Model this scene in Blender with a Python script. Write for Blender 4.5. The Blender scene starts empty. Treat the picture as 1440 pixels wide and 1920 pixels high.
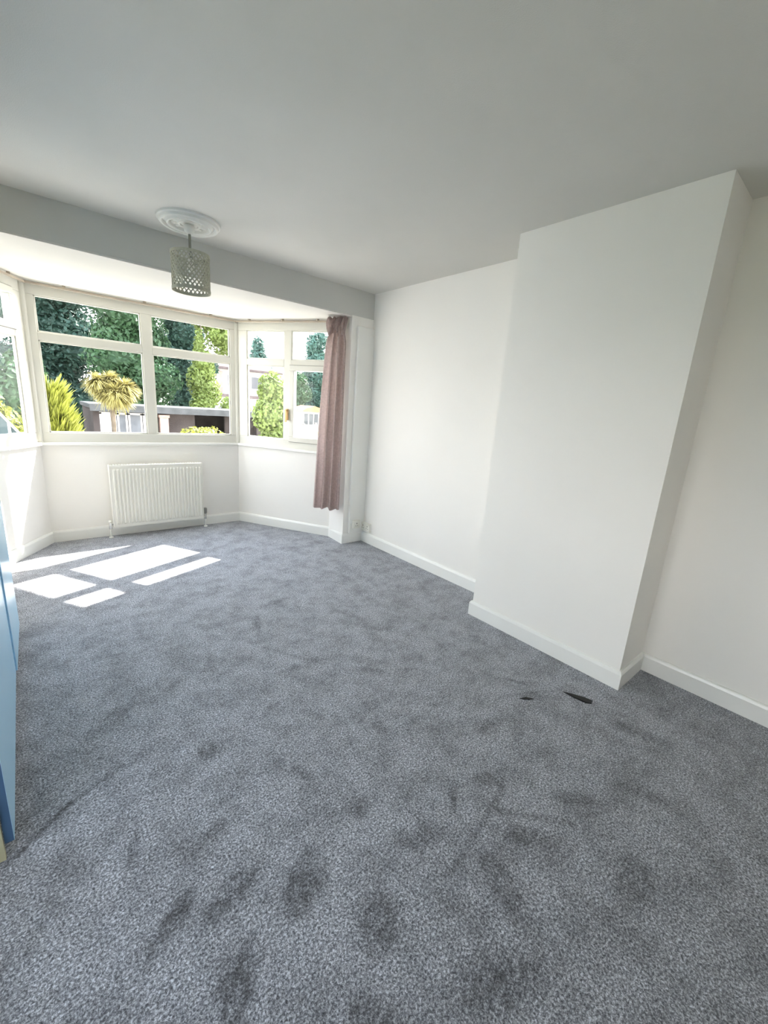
import bpy, bmesh, math, random
from math import sin, cos, pi, radians
from mathutils import Vector, Matrix
import numpy as np

random.seed(7)
S = bpy.context.scene
COL = S.collection

# ------------------------------------------------------------------ camera
CAM_H = 1.4281
cam_d = bpy.data.cameras.new('camera'); cam = bpy.data.objects.new('camera', cam_d); COL.objects.link(cam)
S.camera = cam
yaw, pitch, roll = 0.7146, 0.2420, 0.0700
fw = Vector((sin(yaw)*cos(pitch), cos(yaw)*cos(pitch), -sin(pitch)))
r0 = Vector((cos(yaw), -sin(yaw), 0)); u0 = r0.cross(fw)
rr = cos(roll)*r0 + sin(roll)*u0; uu = -sin(roll)*r0 + cos(roll)*u0
M = Matrix.Identity(4)
for i in range(3):
    M[i][0] = rr[i]; M[i][1] = uu[i]; M[i][2] = -fw[i]
M[0][3], M[1][3], M[2][3] = 0, 0, CAM_H
cam.matrix_world = M
cam_d.sensor_fit = 'VERTICAL'; cam_d.sensor_height = 32.0
cam_d.lens = 779.7/1920*32.0
cam_d.clip_start = 0.02; cam_d.clip_end = 300

# ------------------------------------------------------------------ world, sun, exposure
SKY_STRENGTH = 3.6
SUN_STRENGTH = 11.0
EXPOSURE = 1.47
w = bpy.data.worlds.new('sky'); S.world = w; w.use_nodes = True
nt = w.node_tree; nt.nodes.clear()
out = nt.nodes.new('ShaderNodeOutputWorld'); bg = nt.nodes.new('ShaderNodeBackground')
tc = nt.nodes.new('ShaderNodeTexCoord'); sep = nt.nodes.new('ShaderNodeSeparateXYZ')
rmp = nt.nodes.new('ShaderNodeValToRGB')
rmp.color_ramp.elements[0].position = 0.0; rmp.color_ramp.elements[0].color = (1.0, 0.99, 0.95, 1)
rmp.color_ramp.elements[1].position = 0.8; rmp.color_ramp.elements[1].color = (0.72, 0.84, 1.0, 1)
nt.links.new(tc.outputs['Generated'], sep.inputs[0]); nt.links.new(sep.outputs['Z'], rmp.inputs[0])
nt.links.new(rmp.outputs[0], bg.inputs[0]); nt.links.new(bg.outputs[0], out.inputs[0])
bg.inputs['Strength'].default_value = SKY_STRENGTH
sun_d = bpy.data.lights.new('sun', 'SUN'); sun = bpy.data.objects.new('sun', sun_d); COL.objects.link(sun)
sun_d.energy = SUN_STRENGTH; sun_d.angle = radians(0.53); sun_d.color = (1.0, 0.95, 0.86)
SUN_EL = radians(42.5)
az = Vector((-0.928, -0.372, 0)).normalized()
sdir = Vector((az.x*cos(SUN_EL), az.y*cos(SUN_EL), -sin(SUN_EL)))
sun.rotation_euler = sdir.to_track_quat('-Z', 'Y').to_euler()
sun.location = (20, 10, 20)
S.view_settings.view_transform = 'Standard'; S.view_settings.look = 'None'
S.view_settings.exposure = EXPOSURE; S.view_settings.gamma = 1.0
S.view_settings.use_curve_mapping = False
S.cycles.max_bounces = 24; S.cycles.diffuse_bounces = 16; S.cycles.glossy_bounces = 6
S.cycles.transparent_max_bounces = 24; S.cycles.use_denoising = True
S.cycles.sample_clamp_indirect = 12.0

# ------------------------------------------------------------------ materials
def lin(r, g, b):
    f = lambda c: (c/255/12.92) if c/255 <= 0.04045 else ((c/255+0.055)/1.055)**2.4
    return (f(r), f(g), f(b), 1)
def mat(name, col, rough=0.6, spec=0.3, noise=None, bump=None, metal=0.0, transl=0.0):
    """noise=(scale, amount) colour variation; bump=(scale, strength, distance)"""
    m = bpy.data.materials.new(name); m.use_nodes = True
    n = m.node_tree; b = n.nodes['Principled BSDF']
    b.inputs['Base Color'].default_value = col
    b.inputs['Roughness'].default_value = rough
    b.inputs['Specular IOR Level'].default_value = spec
    b.inputs['Metallic'].default_value = metal
    tcn = n.nodes.new('ShaderNodeTexCoord')
    if noise:
        nz = n.nodes.new('ShaderNodeTexNoise'); nz.inputs['Scale'].default_value = noise[0]; nz.inputs['Detail'].default_value = 4
        n.links.new(tcn.outputs['Object'], nz.inputs['Vector'])
        rp = n.nodes.new('ShaderNodeValToRGB')
        a = noise[1]
        rp.color_ramp.elements[0].position = 0.3; rp.color_ramp.elements[1].position = 0.7
        rp.color_ramp.elements[0].color = tuple(c*(1-a) for c in col[:3])+(1,)
        rp.color_ramp.elements[1].color = tuple(min(1, c*(1+a)) for c in col[:3])+(1,)
        n.links.new(nz.outputs['Fac'], rp.inputs[0]); n.links.new(rp.outputs[0], b.inputs['Base Color'])
    if bump:
        bz = n.nodes.new('ShaderNodeTexNoise'); bz.inputs['Scale'].default_value = bump[0]; bz.inputs['Detail'].default_value = 5
        n.links.new(tcn.outputs['Object'], bz.inputs['Vector'])
        bn = n.nodes.new('ShaderNodeBump'); bn.inputs['Strength'].default_value = bump[1]; bn.inputs['Distance'].default_value = bump[2]
        n.links.new(bz.outputs['Fac'], bn.inputs['Height']); n.links.new(bn.outputs[0], b.inputs['Normal'])
    if transl:
        t = n.nodes.new('ShaderNodeBsdfTranslucent'); mx = n.nodes.new('ShaderNodeMixShader')
        t.inputs['Color'].default_value = tuple(min(1, c*1.3) for c in col[:3])+(1,)
        mx.inputs[0].default_value = transl
        o = n.nodes['Material Output']
        n.links.new(b.outputs[0], mx.inputs[1]); n.links.new(t.outputs[0], mx.inputs[2]); n.links.new(mx.outputs[0], o.inputs[0])
    return m

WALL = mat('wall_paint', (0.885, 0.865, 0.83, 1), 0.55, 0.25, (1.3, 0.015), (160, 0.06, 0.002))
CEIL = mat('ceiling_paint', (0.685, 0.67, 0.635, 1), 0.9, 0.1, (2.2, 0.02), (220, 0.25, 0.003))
BEAM = mat('beam_tone', (0.60, 0.60, 0.575, 1), 0.8, 0.15, (2.2, 0.02), (220, 0.15, 0.002))  # darker grey-white than the walls and ceiling
GLOSSW = mat('white_gloss_paint', (0.86, 0.86, 0.83, 1), 0.28, 0.5, (3, 0.015))
UPVC = mat('white_window_frame', (0.70, 0.69, 0.63, 1), 0.3, 0.5, (3, 0.02))
SEAM_SHADE = mat('grey_seam_shade', (0.22, 0.21, 0.2, 1), 0.6)
RAD = mat('radiator_enamel', (0.83, 0.82, 0.76, 1), 0.3, 0.5, (4, 0.02))
RADDARK = mat('radiator_shadow_grille', (0.7, 0.69, 0.64, 1), 0.5)
VALVE = mat('grey_valve_plastic', (0.28, 0.28, 0.26, 1), 0.45)
CHROME = mat('chrome_pipe', (0.7, 0.7, 0.68, 1), 0.25, 0.5, metal=0.9)
BRASS = mat('brass_handle', (0.62, 0.42, 0.2, 1), 0.35, 0.5, metal=0.6)
BLUE = mat('blue_gloss_door', (0.45, 0.75, 1.0, 1), 0.22, 0.6, (2, 0.03))
BLUE_EDGE = mat('shaded_blue_door_edge', lin(72, 104, 140), 0.5, 0.4, (6, 0.08))  # shade on the near door's end face, put into a darker blue
CARC = mat('cream_carcass_board', lin(196, 192, 160), 0.5, 0.3, (5, 0.04))
PLAST = mat('plaster_rose', (0.74, 0.74, 0.71, 1), 0.7, 0.2, (8, 0.02), (60, 0.15, 0.003))
SHADE = mat('woven_shade_grey', lin(176, 176, 160), 0.75, 0.2, (40, 0.1))
CORD = mat('grey_cord', lin(135, 137, 128), 0.6)
CURT = mat('mauve_taupe_fabric', lin(208, 195, 192), 0.85, 0.1, (55, 0.14), (260, 0.35, 0.002), transl=0.2)
SOCK = mat('white_socket_plastic', (0.80, 0.79, 0.72, 1), 0.35, 0.5, (10, 0.02))
DARK = mat('dark_slot', (0.05, 0.05, 0.05, 1), 0.6)
BLACK = mat('black_scrap_plastic', (0.006, 0.006, 0.006, 1), 0.45, 0.4, (40, 0.2))
TRACK = mat('curtain_track_metal', lin(178, 166, 150), 0.4, 0.4, (12, 0.1))
# glass: clear and thin, faint haze of reflection
GLASS = bpy.data.materials.new('window_glass'); GLASS.use_nodes = True
gn = GLASS.node_tree; gn.nodes.clear()
go = gn.nodes.new('ShaderNodeOutputMaterial'); gm = gn.nodes.new('ShaderNodeMixShader')
gt = gn.nodes.new('ShaderNodeBsdfTransparent'); gg = gn.nodes.new('ShaderNodeBsdfGlossy'); gf = gn.nodes.new('ShaderNodeLayerWeight'); gpw = gn.nodes.new('ShaderNodeMath'); gma = gn.nodes.new('ShaderNodeMath')
gt.inputs[0].default_value = (0.98, 0.975, 0.972, 1); gg.inputs['Roughness'].default_value = 0.02; 
gpw.operation = 'POWER'; gpw.inputs[1].default_value = 4.0; gma.operation = 'MULTIPLY_ADD'; gma.inputs[1].default_value = 0.10; gma.inputs[2].default_value = 0.01
gn.links.new(gf.outputs['Facing'], gpw.inputs[0]); gn.links.new(gpw.outputs[0], gma.inputs[0]); gn.links.new(gma.outputs[0], gm.inputs[0]); gn.links.new(gt.outputs[0], gm.inputs[1]); gn.links.new(gg.outputs[0], gm.inputs[2]); gn.links.new(gm.outputs[0], go.inputs[0])

# carpet
CARPET = bpy.data.materials.new('speckled_grey_carpet'); CARPET.use_nodes = True
n = CARPET.node_tree; b = n.nodes['Principled BSDF']
b.inputs['Roughness'].default_value = 0.95; b.inputs['Specular IOR Level'].default_value = 0.1
b.inputs['Sheen Weight'].default_value = 0.25; b.inputs['Sheen Roughness'].default_value = 0.6
tcn = n.nodes.new('ShaderNodeTexCoord')
g1 = n.nodes.new('ShaderNodeTexNoise'); g1.inputs['Scale'].default_value = 150; g1.inputs['Detail'].default_value = 6; g1.inputs['Roughness'].default_value = 0.8; g1.inputs['Distortion'].default_value = 0.4
n.links.new(tcn.outputs['Object'], g1.inputs['Vector'])
rp = n.nodes.new('ShaderNodeValToRGB'); e = rp.color_ramp.elements
e[0].position = 0.39; e[0].color = (0.045, 0.049, 0.060, 1)
e[1].position = 0.61; e[1].color = (0.70, 0.73, 0.79, 1)
x = e.new(0.50); x.color = (0.245, 0.255, 0.290, 1)
n.links.new(g1.outputs['Fac'], rp.inputs[0])
# brushed pile: patches of pile lying another way
p1 = n.nodes.new('ShaderNodeTexNoise'); p1.inputs['Scale'].default_value = 6.5; p1.inputs['Detail'].default_value = 8; p1.inputs['Roughness'].default_value = 0.78
n.links.new(tcn.outputs['Object'], p1.inputs['Vector'])
pr = n.nodes.new('ShaderNodeMapRange'); pr.inputs[1].default_value = 0.34; pr.inputs[2].default_value = 0.56; pr.inputs[3].default_value = 0.56; pr.inputs[4].default_value = 1.16
n.links.new(p1.outputs['Fac'], pr.inputs[0])
at = n.nodes.new('ShaderNodeAttribute'); at.attribute_name = 'pile_marks'
ms = n.nodes.new('ShaderNodeMath'); ms.operation = 'MULTIPLY'
rg = n.nodes.new('ShaderNodeMapRange'); rg.inputs[1].default_value = 0.40; rg.inputs[2].default_value = 0.60; rg.inputs[3].default_value = 1.7; rg.inputs[4].default_value = 0.3
p2 = n.nodes.new('ShaderNodeTexNoise'); p2.inputs['Scale'].default_value = 38; p2.inputs['Detail'].default_value = 5; p2.inputs['Roughness'].default_value = 0.7
n.links.new(tcn.outputs['Object'], p2.inputs['Vector']); n.links.new(p2.outputs['Fac'], rg.inputs[0])
pw = n.nodes.new('ShaderNodeMath'); pw.operation = 'POWER'; n.links.new(at.outputs['Fac'], pw.inputs[0]); n.links.new(rg.outputs[0], pw.inputs[1])
n.links.new(pr.outputs[0], ms.inputs[0]); n.links.new(pw.outputs[0], ms.inputs[1])
mc = n.nodes.new('ShaderNodeVectorMath'); mc.operation = 'SCALE'
n.links.new(rp.outputs[0], mc.inputs[0]); n.links.new(ms.outputs[0], mc.inputs['Scale'])
n.links.new(mc.outputs[0], b.inputs['Base Color'])
bn = n.nodes.new('ShaderNodeBump'); bn.inputs['Strength'].default_value = 0.7; bn.inputs['Distance'].default_value = 0.006
n.links.new(g1.outputs['Fac'], bn.inputs['Height']); n.links.new(bn.outputs[0], b.inputs['Normal'])

# ------------------------------------------------------------------ mesh helpers
def box(bm, x0, x1, y0, y1, z0, z1, f=None, bevel=0.0):
    r = bmesh.ops.create_cube(bm, size=1.0)['verts']
    for v in r:
        v.co = Vector((x0+(v.co.x+.5)*(x1-x0), y0+(v.co.y+.5)*(y1-y0), z0+(v.co.z+.5)*(z1-z0)))
    if bevel:
        es = {e for v in r for e in v.link_edges}
        q = bmesh.ops.bevel(bm, geom=list(es), offset=bevel, segments=2, affect='EDGES', profile=0.6)
        r = list({v for fc in q['faces'] for v in fc.verts} | {v for v in r if v.is_valid})
    if f:
        for v in r: v.co = f(v.co)
def prism(bm, pts, z0, z1):
    a = [bm.verts.new((p[0], p[1], z0)) for p in pts]; b_ = [bm.verts.new((p[0], p[1], z1)) for p in pts]
    k = len(pts)
    bm.faces.new(a[::-1]); bm.faces.new(b_)
    for i in range(k): bm.faces.new((a[i], a[(i+1) % k], b_[(i+1) % k], b_[i]))
def tube(bm, path, r, seg=10, cap=True):
    rings = []
    path = [Vector(p) for p in path]
    for i, p in enumerate(path):
        d = (path[min(i+1, len(path)-1)]-path[max(i-1, 0)]).normalized()
        a = d.cross(Vector((0, 0, 1)));
        if a.length < 1e-3: a = Vector((1, 0, 0))
        a.normalize(); c = d.cross(a)
        rad = r[i] if isinstance(r, (list, tuple)) else r
        rings.append([bm.verts.new(p + a*cos(2*pi*k/seg)*rad + c*sin(2*pi*k/seg)*rad) for k in range(seg)])
    for i in range(len(rings)-1):
        for k in range(seg):
            bm.faces.new((rings[i][k], rings[i][(k+1) % seg], rings[i+1][(k+1) % seg], rings[i+1][k]))
    if cap: bm.faces.new(rings[0][::-1]); bm.faces.new(rings[-1])
def lathe(bm, prof, cx, cy, seg=48):
    rings = []
    for (r, z) in prof:
        rings.append([bm.verts.new((cx+r*cos(2*pi*k/seg), cy+r*sin(2*pi*k/seg), z)) for k in range(seg)])
    for i in range(len(rings)-1):
        for k in range(seg):
            bm.faces.new((rings[i][k], rings[i][(k+1) % seg], rings[i+1][(k+1) % seg], rings[i+1][k]))
    bm.faces.new(rings[0]); bm.faces.new(rings[-1])
def obj(name, bm, m, parent=None, smooth=False, label=None, cat=None, group=None, kind=None, origin=None):
    bmesh.ops.recalc_face_normals(bm, faces=bm.faces)
    me = bpy.data.meshes.new(name)
    o0 = Vector((0, 0, 0))
    if parent: 
        p = parent
        while p: o0 = o0 + p.location; p = p.parent
    elif origin: o0 = Vector(origin)
    bmesh.ops.translate(bm, verts=bm.verts, vec=-o0)
    bm.to_mesh(me); bm.free()
    if smooth:
        for f in me.polygons: f.use_smooth = True
    me.materials.append(m)
    o = bpy.data.objects.new(name, me); COL.objects.link(o)
    if parent: o.parent = parent
    elif origin: o.location = origin
    tag(o, label, cat, group, kind)
    return o
def tag(o, label=None, cat=None, group=None, kind=None):
    if label: o['label'] = label
    if cat: o['category'] = cat
    if group: o['group'] = group
    if kind: o['kind'] = kind
def thing(name, loc, label=None, cat=None, group=None, kind=None):
    o = bpy.data.objects.new(name, None); COL.objects.link(o); o.location = loc; o.empty_display_size = 0.1
    tag(o, label, cat, group, kind); return o
def struct(name, bm, m, label, cat): return obj(name, bm, m, label=label, cat=cat, kind='structure')
NB = bmesh.new

# ------------------------------------------------------------------ room dimensions (metres)
X1, XL, XC = 2.722, -0.78, 2.381          # right wall, left wall, chimney breast face
YF, YBK = 3.492, -1.35                    # front wall, back wall
YCF, YCN = 1.678, 0.655                   # chimney breast far / near sides
H, ZB = 2.5, 2.2566                       # ceiling, beam underside / bay ceiling
XP, YR = 2.465, 3.776                     # pier edge, end of reveal
BR, BL, YB = 1.866, 0.079, 4.815          # bay corners
XPL = BL+BR-XP                            # mirrored pier edge
ZS = 0.93
GZ_ = -1.2

# floor (carpet) : dense grid with pile marks where feet pressed and brushed the pile
def floor():
    x0, x1, y0, y1 = -0.85, 2.78, -1.4, 4.9
    st = 0.0125; nx = int((x1-x0)/st)+1; ny = int((y1-y0)/st)+1
    xs = np.linspace(x0, x1, nx); ys = np.linspace(y0, y1, ny)
    gx, gy = np.meshgrid(xs, ys)
    rng = np.random.default_rng(3)
    wob = lambda s, k: sum(np.sin(gx*s*a+gy*s*b+c) for a, b, c in rng.uniform(-2, 2, (k, 3))*[1, 1, 3])/k
    wx = 0.02*wob(17, 5)+0.012*wob(45, 5); wy = 0.02*wob(19, 5)+0.012*wob(42, 5)
    mk = np.ones_like(gx)
    marks = [(0.436, 1.509, .055, .03, 60, .62), (1.0, 1.833, .03, .022, 20, .6), (0.703, 1.185, .06, .022, 110, .7), (1.099, .746, .05, .015, 30, .6),
             (1.28, .72, .055, .03, -40, .62), (1.5, .45, .07, .03, -50, .7), (.33, .95, .08, .035, 10, .55), (.50, .83, .09, .045, 40, .6), (.9, .72, .08, .04, -20, .62),
             (1.02, 2.35, .14, .02, 70, .75), (1.45, 1.15, .06, .02, -30, .7), (1.95, 1.02, .05, .015, -60, .6), (.78, .95, .05, .035, 0, .65),
             (.25, .72, .10, .04, 60, .55), (.62, .62, .07, .05, 30, .6), (1.2, .5, .09, .03, -45, .65), (1.75, .3, .10, .03, -60, .7), (1.0, .45, .10, .045, 70, .65),
             (.45, .45, .10, .05, 20, .6), (.8, .33, .12, .06, -30, .62), (1.35, .2, .10, .05, 10, .65), (.62, 2.1, .10, .02, 50, .8), (1.25, 2.6, .12, .03, 10, .82),
             (.25, 2.0, .12, .03, 35, .78), (1.65, 1.9, .10, .02, -50, .8), (2.1, .45, .12, .035, -70, .7), (1.55, .9, .07, .03, 0, .7), (.12, 1.25, .08, .02, 70, .7),
             (.75, 1.6, .06, .02, 15, .78), (.9, 1.45, .05, .02, -60, .75), (1.35, 1.55, .06, .022, -50, .72), (1.1, 1.2, .05, .025, 80, .75),
             (.35, 1.15, .07, .025, 15, .65), (.15, .95, .09, .03, 40, .6)]
    for (cx, cy, a, b_, ang, amt) in marks:
        amt *= .92; t = radians(ang); dx = gx-cx+wx; dy = gy-cy+wy
        u = (dx*cos(t)+dy*sin(t))/a; v = (-dx*sin(t)+dy*cos(t))/b_
        q = np.clip(1.6-np.sqrt(u*u+v*v), 0, 1); mk *= 1-(1-amt)*q*q*(3-2*q)
    # join crease running from the end of the blue units
    for (ax, ay, bx, by, wd, amt) in [(-0.18, 1.43, -0.02, 1.56, .005, .35), (-0.02, 1.56, 0.15, 1.63, .004, .6), (.9, .58, 1.3, .66, .006, .7), (.95, 2.1, 1.1, 1.85, .006, .7), (1.75, 1.0, 2.05, .86, .006, .7), (1.2, .62, 1.38, .42, .008, .6)]:
        L = math.hypot(bx-ax, by-ay); dx, dy = (bx-ax)/L, (by-ay)/L
        s = np.clip((gx-ax)*dx+(gy-ay)*dy, 0, L); d = np.hypot(gx-ax-s*dx, gy-ay-s*dy)
        mk *= 1-(1-amt)*np.clip(1.4-d/(wd+.006), 0, 1)
    v = np.stack([gx.ravel(), gy.ravel(), np.zeros(gx.size)], 1)
    idx = np.arange(nx*ny).reshape(ny, nx)
    f = np.stack([idx[:-1, :-1].ravel(), idx[:-1, 1:].ravel(), idx[1:, 1:].ravel(), idx[1:, :-1].ravel()], 1)
    # keep only cells inside the room and the bay
    cx = (gx[:-1, :-1]+st/2).ravel(); cy = (gy[:-1, :-1]+st/2).ravel()
    k = (1.035/0.612)
    keep = (cy < YF+.02) | ((cy < YB+.06) & (cx < XP+.05) & (cx > XPL-.05) & (cy < YR+.08+(XP+.01-cx)*k+.06) & (cy < YR+.08+(cx-XPL+.01)*k+.06))
    f = f[keep]
    me = bpy.data.meshes.new('floor'); me.from_pydata(v.tolist(), [], f.tolist()); 
    a = me.attributes.new('pile_marks', 'FLOAT', 'POINT'); a.data.foreach_set('value', mk.ravel().astype(np.float32))
    me.materials.append(CARPET); o = bpy.data.objects.new('floor', me); COL.objects.link(o)
    tag(o, 'dark grey speckled carpet with brushed pile marks covering the whole floor', 'carpet', kind='structure')
floor()
bm = NB(); box(bm, -1.2, 3.1, -1.6, 5.1, -0.35, -0.02)
struct('trim_1', bm, mat('concrete_slab', (0.4, 0.39, 0.37, 1), 0.9, noise=(6, .1)), 'grey concrete slab under the carpet', 'slab')

# ceiling
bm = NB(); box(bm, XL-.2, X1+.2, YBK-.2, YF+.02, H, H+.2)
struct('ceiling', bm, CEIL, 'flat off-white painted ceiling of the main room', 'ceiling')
bm = NB()
def off(pts, d):  # offset open polyline to its left side by d
    res = []
    k = len(pts); P = [Vector((p[0], p[1])) for p in pts]
    for i in range(k):
        ns = []
        if i > 0: t = (P[i]-P[i-1]).normalized(); ns.append(Vector((-t.y, t.x)))
        if i < k-1: t = (P[i+1]-P[i]).normalized(); ns.append(Vector((-t.y, t.x)))
        nn = sum(ns, Vector((0, 0))).normalized(); res.append(P[i]+nn*(d/nn.dot(ns[0])))
    return res
bay = [(XPL, YF+.24), (XPL-.02, YR), (BL, YB), (BR, YB), (XP+.02, YR), (XP, YF+.24)]
outl = off([(XPL, YF+.2)]+bay[1:-1]+[(XP, YF+.2)], .075); outl[0] = Vector((XPL-.05, YF+.003)); outl[-1] = Vector((XP+.05, YF+.003))
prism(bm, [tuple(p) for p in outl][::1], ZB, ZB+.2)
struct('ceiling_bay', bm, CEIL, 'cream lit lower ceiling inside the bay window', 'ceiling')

# walls
def wall(name, x0, x1, y0, y1, z0, z1, label):
    bm = NB(); box(bm, x0, x1, y0, y1, z0, z1); return struct(name, bm, WALL, label, 'wall')
wall('wall_right', X1, X1+.15, YBK-.2, YF+.3, -.02, H+.1, 'long white right wall with the two alcoves beside the chimney breast')
WA, WB, WC, WD = 0.02, 1.30, .60, 1.90      # side window added out of view to light the chimney breast
bm = NB(); box(bm, XL-.15, XL, YBK-.2, WA, -.02, H+.1); box(bm, XL-.15, XL, WB, YF+.3, -.02, H+.1); box(bm, XL-.15, XL, WA, WB, -.02, WC); box(bm, XL-.15, XL, WA, WB, WD, H+.1)
struct('wall_left', bm, WALL, 'white left wall behind the blue wardrobe doors', 'wall')
w4 = thing('window_added', (XL-.08, (WA+WB)/2, WC), 'unseen white side window added in the left wall to bring in daylight', 'window', kind='structure')
bm = NB(); m_ = (WA+WB)/2
for (a, b_) in ((WA, WA+.055), (m_-.035, m_+.035), (WB-.055, WB)): box(bm, XL-.12, XL-.05, a, b_, WC, WD, bevel=.004)
box(bm, XL-.12, XL-.05, WA, WB, WC, WC+.06); box(bm, XL-.12, XL-.05, WA, WB, WD-.06, WD)
obj('window_frame', bm, UPVC, w4)
for (a, b_) in ((WA+.055, m_-.035), (m_+.035, WB-.055)):
    bm = NB(); box(bm, XL-.087, XL-.083, a, b_, WC+.06, WD-.06); obj('pane', bm, GLASS, w4)
bm = NB(); box(bm, XL-.05, XL+.04, WA-.03, WB+.03, WC-.03, WC, bevel=.005); obj('window_sill', bm, GLOSSW, w4)
bm = NB(); box(bm, XC, X1+.01, YCN, YCF, -.02, H+.02)
struct('wall_chimney', bm, WALL, 'white projecting chimney breast on the right wall', 'chimney breast')
bm = NB()
box(bm, XP, X1+.02, YF, YF+.27, -.02, H+.1)       # right pier
prism(bm, [(XP, YF+.26), (XP+.02, YR), (XP+.27, YR+.13), (XP+.27, YF+.26)], -.02, ZB+.2)
box(bm, XL-.02, XPL, YF, YF+.27, -.02, H+.1)
prism(bm, [(XPL, YF+.26), (XPL-.27, YF+.26), (XPL-.27, YR+.13), (XPL-.02, YR)], -.02, ZB+.2)
struct('wall_front', bm, WALL, 'narrow white front wall piers beside the bay', 'wall')
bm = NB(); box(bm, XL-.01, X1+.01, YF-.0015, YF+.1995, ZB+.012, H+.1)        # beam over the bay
struct('trim_6', bm, BEAM, 'long grey-white beam over the bay opening', 'beam')
wall('wall_back', XL-.1, X1+.1, YBK-.15, YBK, -.02, H+.1, 'white wall behind the viewer')

bm = NB(); box(bm, 2.86, 3.2, 3.40, 4.28, GZ_, 5.2); struct('wall_sun_blocker', bm, mat('outside_render', (.4, .38, .36, 1), .9), 'unseen outside wall added beyond the right end of the bay to block sun', 'wall')  # unseen wall added to cut the sun patches short on the carpet

# pieces of the bay: frames along each face
class Face:
    def __init__(s, p0, p1):
        s.o = Vector((p0[0], p0[1], 0)); d = Vector((p1[0]-p0[0], p1[1]-p0[1], 0)); s.L = d.length; s.t = d.normalized()
        s.n = Vector((-s.t.y, s.t.x, 0))
        if s.n.dot(Vector((.97, 3.5, 0))-s.o) > 0: s.n = -s.n      # outward
    def __call__(s, c): return s.o + s.t*c.x + s.n*c.y + Vector((0, 0, c.z))
FL = Face((BL, YB), (XPL-.02, YR)); FC = Face((BL, YB), (BR, YB)); FR = Face((BR, YB), (XP+.02, YR))
def face_wall(name, pts_i, label):
    bm = NB(); 
    prism(bm, pts_i, -.02, ZS); struct(name, bm, WALL, label, 'wall')
ob = off(bay, .24)
O = [tuple(p) for p in ob]
face_wall('wall_bay_left', [bay[1], bay[2], O[2], O[1]], 'low white wall under the left canted bay window')
face_wall('wall_bay_centre', [bay[2], bay[3], O[3], O[2]], 'low white wall behind the radiator under the centre window')
face_wall('wall_bay_right', [bay[3], bay[4], O[4], O[3]], 'low white wall under the right canted bay window')

# skirting boards
def skirt(name, pts, label, h=.108, t=.018, ext=(0, 0)):
    # pts run with the room on their right-hand side; profile has a small chamfer on top
    prof = [(0, 0), (t, 0), (t, h-.016), (t-.006, h-.003), (t-.009, h), (0, h)]
    bm = NB(); rows = []
    for (d, z) in prof:
        rows.append([bm.verts.new((p.x, p.y, z)) for p in off(pts, -d)])
    k = len(prof)
    for i in range(k):
        for j in range(len(pts)-1):
            bm.faces.new((rows[i][j], rows[i][j+1], rows[(i+1) % k][j+1], rows[(i+1) % k][j]))
    for j in (0, -1):
        bm.faces.new([rows[i][j] for i in range(k)])
    struct(name, bm, GLOSSW, label, 'skirting board')
def mit(A, B_, prevd=None, nextd=None): return [A, B_]
# the continuous run is cut wall by wall with mitred corners
run = [(XPL-.0, YF), (XPL-.02, YR), (BL, YB), (BR, YB), (XP+.02, YR), (XP, YF), (X1, YF), (X1, YCF), (XC, YCF), (XC, YCN), (X1, YCN), (X1, YBK), (XL, YBK)]
names = [('baseboard_reveal_left', 'short white skirting on the left reveal'), ('baseboard_bay_left', 'white skirting under the left canted window'),
         ('baseboard_bay_centre', 'white skirting behind the radiator'), ('baseboard_bay_right', 'white skirting under the right canted window'),
         ('baseboard_reveal_right', 'short white skirting below the curtain at the reveal'), ('baseboard_pier', 'short white skirting across the narrow pier right of the bay'),
         ('baseboard_right_far', 'white skirting along the far alcove of the right wall'), ('baseboard_chimney_far', 'short skirting on the far side of the chimney breast'),
         ('baseboard_chimney', 'white skirting across the front of the chimney breast'), ('baseboard_chimney_near', 'short skirting return on the near side of the chimney breast'),
         ('baseboard_right_near', 'white skirting along the near alcove at the right edge'), ('baseboard_back', 'white skirting behind the viewer')]
def skirt_run(pts, names, h=.108, t=.018):
    prof = [(0, 0), (t, 0), (t, h-.018), (t-.005, h-.006), (t-.010, h), (0, h)]
    offs = [off(pts, -d) for d, z in prof]
    k = len(prof)
    for j, (nm, lb) in enumerate(names):
        bm = NB()
        a = [bm.verts.new((offs[i][j].x, offs[i][j].y, prof[i][1])) for i in range(k)]
        b_ = [bm.verts.new((offs[i][j+1].x, offs[i][j+1].y, prof[i][1])) for i in range(k)]
        for i in range(k): bm.faces.new((a[i], a[(i+1) % k], b_[(i+1) % k], b_[i]))
        bm.faces.new(a[::-1]); bm.faces.new(b_)
        struct(nm, bm, GLOSSW, lb, 'skirting board')
skirt_run(run, names)

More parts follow.
